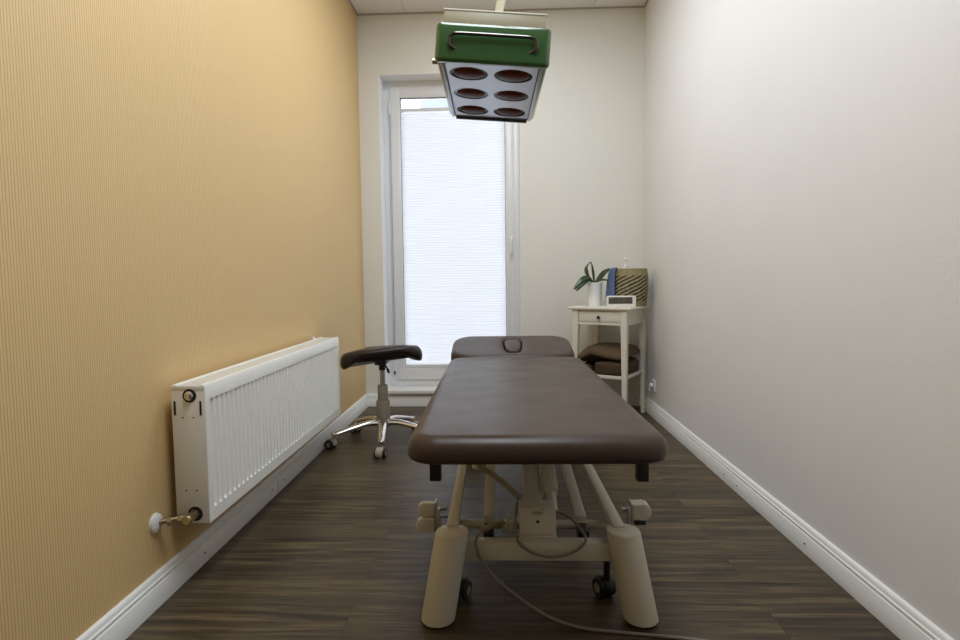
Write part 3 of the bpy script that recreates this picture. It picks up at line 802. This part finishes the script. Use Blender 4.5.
# brown fleece blankets on the shelf
def blanket(name, label, w, l, z0, z1, fn, mt, loc):
    bm = B(); slab(bm, w, l, z0, z1, .05, min(.024, (z1-z0)*.48), min(.024, (z1-z0)*.48), 6, 8, 7, .012)
    bmesh.ops.subdivide_edges(bm, edges=[e for e in bm.edges if e.calc_length() > .05], cuts=2, use_grid_fill=True)
    warp(bm, fn); bm.transform(Matrix.Translation((TC[0], TC[1], 0)) @ Matrix.Rotation(TA, 4, 'Z'))
    o = obj(name, bm, mt, ang=70); tag(o, label, 'blanket', None); return place(o, loc)
def f_low(x, y, z):
    return (x+.062+.01*math.sin(y*20), y-.02, z+.014*math.sin(x*26+1)*math.cos(y*9)*((z-.31)/.09))
blanket('folded_blanket', 'rolled brown fleece blanket lying at the bottom of the table shelf', .215, .34, .3085, .402, f_low, M['fleecedark'], tw(.06, 0, .3085))
def f_low2(x, y, z):
    return (x-.118, y-.03, z+.010*math.sin(y*16))
blanket('folded_blanket', 'thin folded brown blanket at the shelf\'s left end beneath the top blanket', .088, .30, .3085, .385, f_low2, M['fleece'], tw(-.12, 0, .3085))
def f_top(x, y, z):
    base = .034*math.exp(-((x-.04)/.19)**4-((y-.05)/.19)**4)
    edge = -.050*max(0, (abs(x)-.10)/.09)**1.6*(1 if x < 0 else .4)-.016*math.sin(x*24+y*5)*max(0, (-y-.04)/.14)
    return (x-.014, y-.015, z+base+edge)
blanket('folded_blanket', 'large brown fleece blanket spread on top of the shelf pile', .385, .36, .424, .466, f_top, M['fleece'], tw(0, 0, .41))

# orchid
oc = tw(-.095, -.047)
orch = root('potted_orchid', 'green-leaved orchid in a tall white ceramic pot on the side table', 'potted plant', oc)
bm = B(); lathe(bm, [(0, 0), (.041, 0), (.044, .003), (.055, .160), (.0565, .164), (.0545, .166), (.0515, .163), (.0495, .145), (0, .145)], 36, oc); obj('pot', bm, M['pot'], orch)
bm = B(); lathe(bm, [(.0485, .1455), (.035, .150), (0, .153)], 24, oc); obj('bark', bm, M['soil'], orch)
def leaf(pts, w, fold=.25, twist=0):
    """strap leaf along a curve, oval in outline, gutter-shaped, with thickness"""
    P = spline([oc+Vector(p) for p in pts], 7); n = len(P); bm = B(); up0 = Vector((0, -.55, .85))
    top = []; bot = []
    for i, p in enumerate(P):
        t = i/(n-1); d = (P[min(i+1, n-1)]-P[max(i-1, 0)]).normalized()
        u = Matrix.Rotation(twist*t, 3, d) @ up0
        s = d.cross(u); s = s.normalized() if s.length > 1e-3 else Vector((1, 0, 0)); nn_ = s.cross(d)
        ww = w*max(.06, math.sin(PI*min(1, .12+.88*t))**.6 if t > .45 else .35+.65*(t/.45)**.8)
        top.append([bm.verts.new(p+s*ww*k+nn_*fold*w*abs(k)**1.5+nn_*.0011) for k in (-1, -.5, 0, .5, 1)])
        bot.append([bm.verts.new(p+s*ww*k+nn_*fold*w*abs(k)**1.5-nn_*.0011) for k in (-1, -.5, 0, .5, 1)])
    for a, b in zip(top, top[1:]): bridge(bm, a, b, False)
    for a, b in zip(bot, bot[1:]): bridge(bm, b, a, False)
    lt = [r[0] for r in top]+top[-1][1:]+[r[-1] for r in reversed(top[:-1])]+list(reversed(top[0][1:-1]))
    lb = [r[0] for r in bot]+bot[-1][1:]+[r[-1] for r in reversed(bot[:-1])]+list(reversed(bot[0][1:-1]))
    bridge(bm, lt, lb)
    return obj('leaf', bm, M['leaf'], orch, ang=80)
leaf([(-.012, 0, .150), (-.045, -.02, .200), (-.085, -.04, .190), (-.125, -.055, .150), (-.150, -.06, .115)], .021)
leaf([(.0, 0, .150), (.035, .0, .195), (.070, -.005, .235), (.108, -.01, .258)], .020, .3, .5)
leaf([(-.010, .0, .150), (-.045, .015, .210), (-.055, .02, .260), (-.035, .02, .298), (-.018, .018, .306)], .014, .3, -1.0)
leaf([(-.004, .005, .150), (-.006, .014, .21), (-.014, .018, .265), (-.024, .014, .305)], .010, .3, .3)
leaf([(.006, -.01, .150), (.03, -.03, .175), (.06, -.045, .182), (.085, -.05, .176)], .014, .3)
leaf([(-.005, -.01, .150), (-.05, -.045, .178), (-.095, -.065, .150), (-.135, -.07, .105)], .020, .3)

# basket with a pump bottle and a blue cloth over the rim
bc = tw(.118, .070)
bsk = root('woven_basket', 'round woven straw basket with black diagonal stripes on the side table', 'basket', bc, R(-90))
bm = B(); lathe(bm, [(0, 0), (.108, 0), (.115, .006), (.122, .10), (.121, .20), (.1175, .252), (.119, .257), (.116, .261), (.112, .257), (.112, .20), (.114, .10), (.108, .012), (0, .010)], 48); obj('basket_body', bm, M['straw'], bsk, False, 50)
for s in (-1, 1):
    bm = B(); tube(bm, spline([(0, s*.121, .235), (.0, s*.129, .19), (.004, s*.131, .13), (.0, s*.124, .085)], 8), .0038, 8); obj('handle', bm, M['rope'], bsk, False)
pb = tw(.085, .075, TZ+.011)
bo = root('pump_bottle', 'white pump bottle sticking up out of the woven basket', 'bottle', pb)
bm = B(); lathe(bm, [(0, 0), (.030, 0), (.033, .004), (.033, .200), (.028, .225), (.014, .236), (.012, .250), (0, .250)], 28, pb); obj('bottle_body', bm, M['bottle'], bo)
bm = B(); lathe(bm, [(0, .250), (.015, .250), (.015, .272), (.006, .276), (.005, .306), (.009, .308), (.010, .320), (.006, .325), (0, .326)], 20, pb)
tube(bm, [pb+Vector((0, 0, .316)), pb+Vector((.016, -.012, .317)), pb+Vector((.026, -.020, .309))], .004, 8); obj('pump', bm, M['bottle'], bo)
# cloth: rippled sheet hanging over the rim
bm = B(); rows = []
dirv = Vector((-.94, -.34, 0)); sid = Vector((-dirv.y, dirv.x, 0))
c0 = Vector((bc.x, bc.y, TZ))
path = [(.092, .215), (.104, .248), (.117, .267), (.131, .258), (.142, .225), (.148, .17), (.151, .12), (.153, .070)]
P = spline([(a, 0, b) for a, b in path], 5); n = len(P)
for side_ in (1, -1):
    rr_ = []
    for i, p in enumerate(P):
        t = i/(n-1); wdt = .022+.022*t; row_ = []
        for k in range(17):
            u = k/8-1; rip = (.006*math.sin(u*7.5+t*2)+.005*math.sin(u*15+t*3))*(.35+t)
            q = c0+dirv*(p.x+rip+side_*.0028)+sid*(u*wdt)+Vector((0, 0, p.z+(.010*math.sin(u*3+1) if i == n-1 else 0)))
            row_.append(bm.verts.new(q))
        rr_.append(row_)
    for a, b in zip(rr_, rr_[1:]): bridge(bm, a, b, False)
    rows.append(rr_)
def rim(g): return [r[0] for r in g]+g[-1][1:]+[r[-1] for r in reversed(g[:-1])]+list(reversed(g[0][1:-1]))
bridge(bm, rim(rows[0]), rim(rows[1]))
place(tag(obj('cloth', bm, M['blue'], ang=80), 'blue cloth draped over the basket rim beside the white orchid pot', 'cloth'), c0+dirv*.15+Vector((0, 0, .085)))

# digital clock
ck = Vector((.806, 3.965, TZ))
clk = root('digital_clock', 'white digital clock with a grey display at the table\'s front edge', 'clock', ck)
bm = B(); box(bm, ck.x-.096, ck.x+.096, ck.y-.016, ck.y+.016, TZ, TZ+.076, .004, 3); obj('case', bm, M['clock'], clk)
fx = ck.x-.008; fy = ck.y-.0165
bm = B(); box(bm, ck.x-.088, ck.x+.072, fy-.0008, fy+.004, TZ+.022, TZ+.067, .0005); lcd = obj('display', bm, M['lcd'], clk)
SEG = {'0': 'abcdef', '5': 'acdfg', '3': 'abcdg'}
bm = B()
for ch, x0, w, h, z0 in (('0', -.054, .024, .034, .028), ('5', -.018, .024, .034, .028), ('3', .016, .024, .034, .028), ('0', .046, .018, .034, .028)):
    t = .0045; x = ck.x+x0; zz = TZ+z0
    rects = dict(a=(0, w, h-t, h), d=(0, w, 0, t), g=(0, w, h/2-t/2, h/2+t/2), f=(0, t, h/2, h), b=(w-t, w, h/2, h), e=(0, t, 0, h/2), c=(w-t, w, 0, h/2))
    for s_ in SEG[ch]:
        p, q, r_, s2 = rects[s_]; box(bm, x+p, x+q, fy-.0013, fy-.0006, zz+r_, zz+s2)
obj('digits', bm, M['digit'], lcd)
bm = B(); box(bm, ck.x+.080, ck.x+.088, fy-.001, fy+.002, TZ+.058, TZ+.064, .001); obj('button', bm, M['clock'], clk)

# wall socket with a plug in it
sy, sz = 4.075, .218; sxx = xr(sy)
so = root('wall_socket', 'white wall socket with a plug low on the right wall behind the table', 'socket', (sxx, sy, sz))
bm = B(); box(bm, sxx-.011, sxx+.001, sy-.041, sy+.041, sz-.041, sz+.041, .004, 3); obj('cover_plate', bm, M['pvc'], so)
bm = B(); cyl(bm, (sxx-.010, sy, sz), (sxx-.0115, sy, sz), .022, seg=28); obj('socket_well', bm, M['seal'], so)
bm = B(); cyl(bm, (sxx-.006, sy, sz), (sxx-.032, sy, sz), .019, .016, seg=24, bev=.003); tube(bm, spline([(sxx-.028, sy, sz-.008), (sxx-.034, sy, sz-.022), (sxx-.030, sy+.004, sz-.040)], 6), .005, 8); obj('plug', bm, M['pvc'], so)

# ------------------------------------------------------------------ light
w = bpy.data.worlds.new('sky'); S.world = w; w.use_nodes = True
bg = w.node_tree.nodes['Background']; bg.inputs[0].default_value = (.86, .895, .985, 1); bg.inputs[1].default_value = 2.95
def area(name, loc, rot, sx, sy_, power, col, vis=True):
    l = bpy.data.lights.new(name, 'AREA'); l.shape = 'RECTANGLE'; l.size = sx; l.size_y = sy_; l.energy = power; l.color = col
    o = bpy.data.objects.new(name, l); COL.objects.link(o); o.location = loc; o.rotation_euler = rot; return o
for y, p in ((1.3, 20), (2.95, 15.5)):
    area('added_ceiling_fill', (0, y, ZC-.01), (0, 0, 0), .62, 1.24, p, (.88, .95, 1.02))  # fill lamps added out of view overhead to lift the room's brightness

# ------------------------------------------------------------------ camera
cam = bpy.data.cameras.new('camera'); co = bpy.data.objects.new('camera', cam); COL.objects.link(co)
r = Vector((0.99924687, 0.03721744, -0.01097951)); u = Vector((0.00835726, 0.0698948, 0.99751936)); f = Vector((-0.03789253, 0.99685986, -0.06953112))
mw = Matrix((r, u, -f)).transposed().to_4x4(); mw.translation = (0, 0, .975); co.matrix_world = mw
cam.sensor_fit = 'HORIZONTAL'; cam.sensor_width = 36; cam.lens = 36*581.86/960; cam.shift_y = -.00058; cam.clip_start = .02
S.camera = co
vs = S.view_settings; S.display_settings.display_device = 'sRGB'
vs.view_transform = 'Standard'; vs.look = 'None'; vs.gamma = 1; vs.use_curve_mapping = False; vs.exposure = .8
cy = S.cycles
cy.use_denoising = True; cy.max_bounces = 12; cy.diffuse_bounces = 8; cy.glossy_bounces = 4; cy.transmission_bounces = 8
cy.sample_clamp_indirect = 6; cy.caustics_reflective = False; cy.caustics_refractive = False
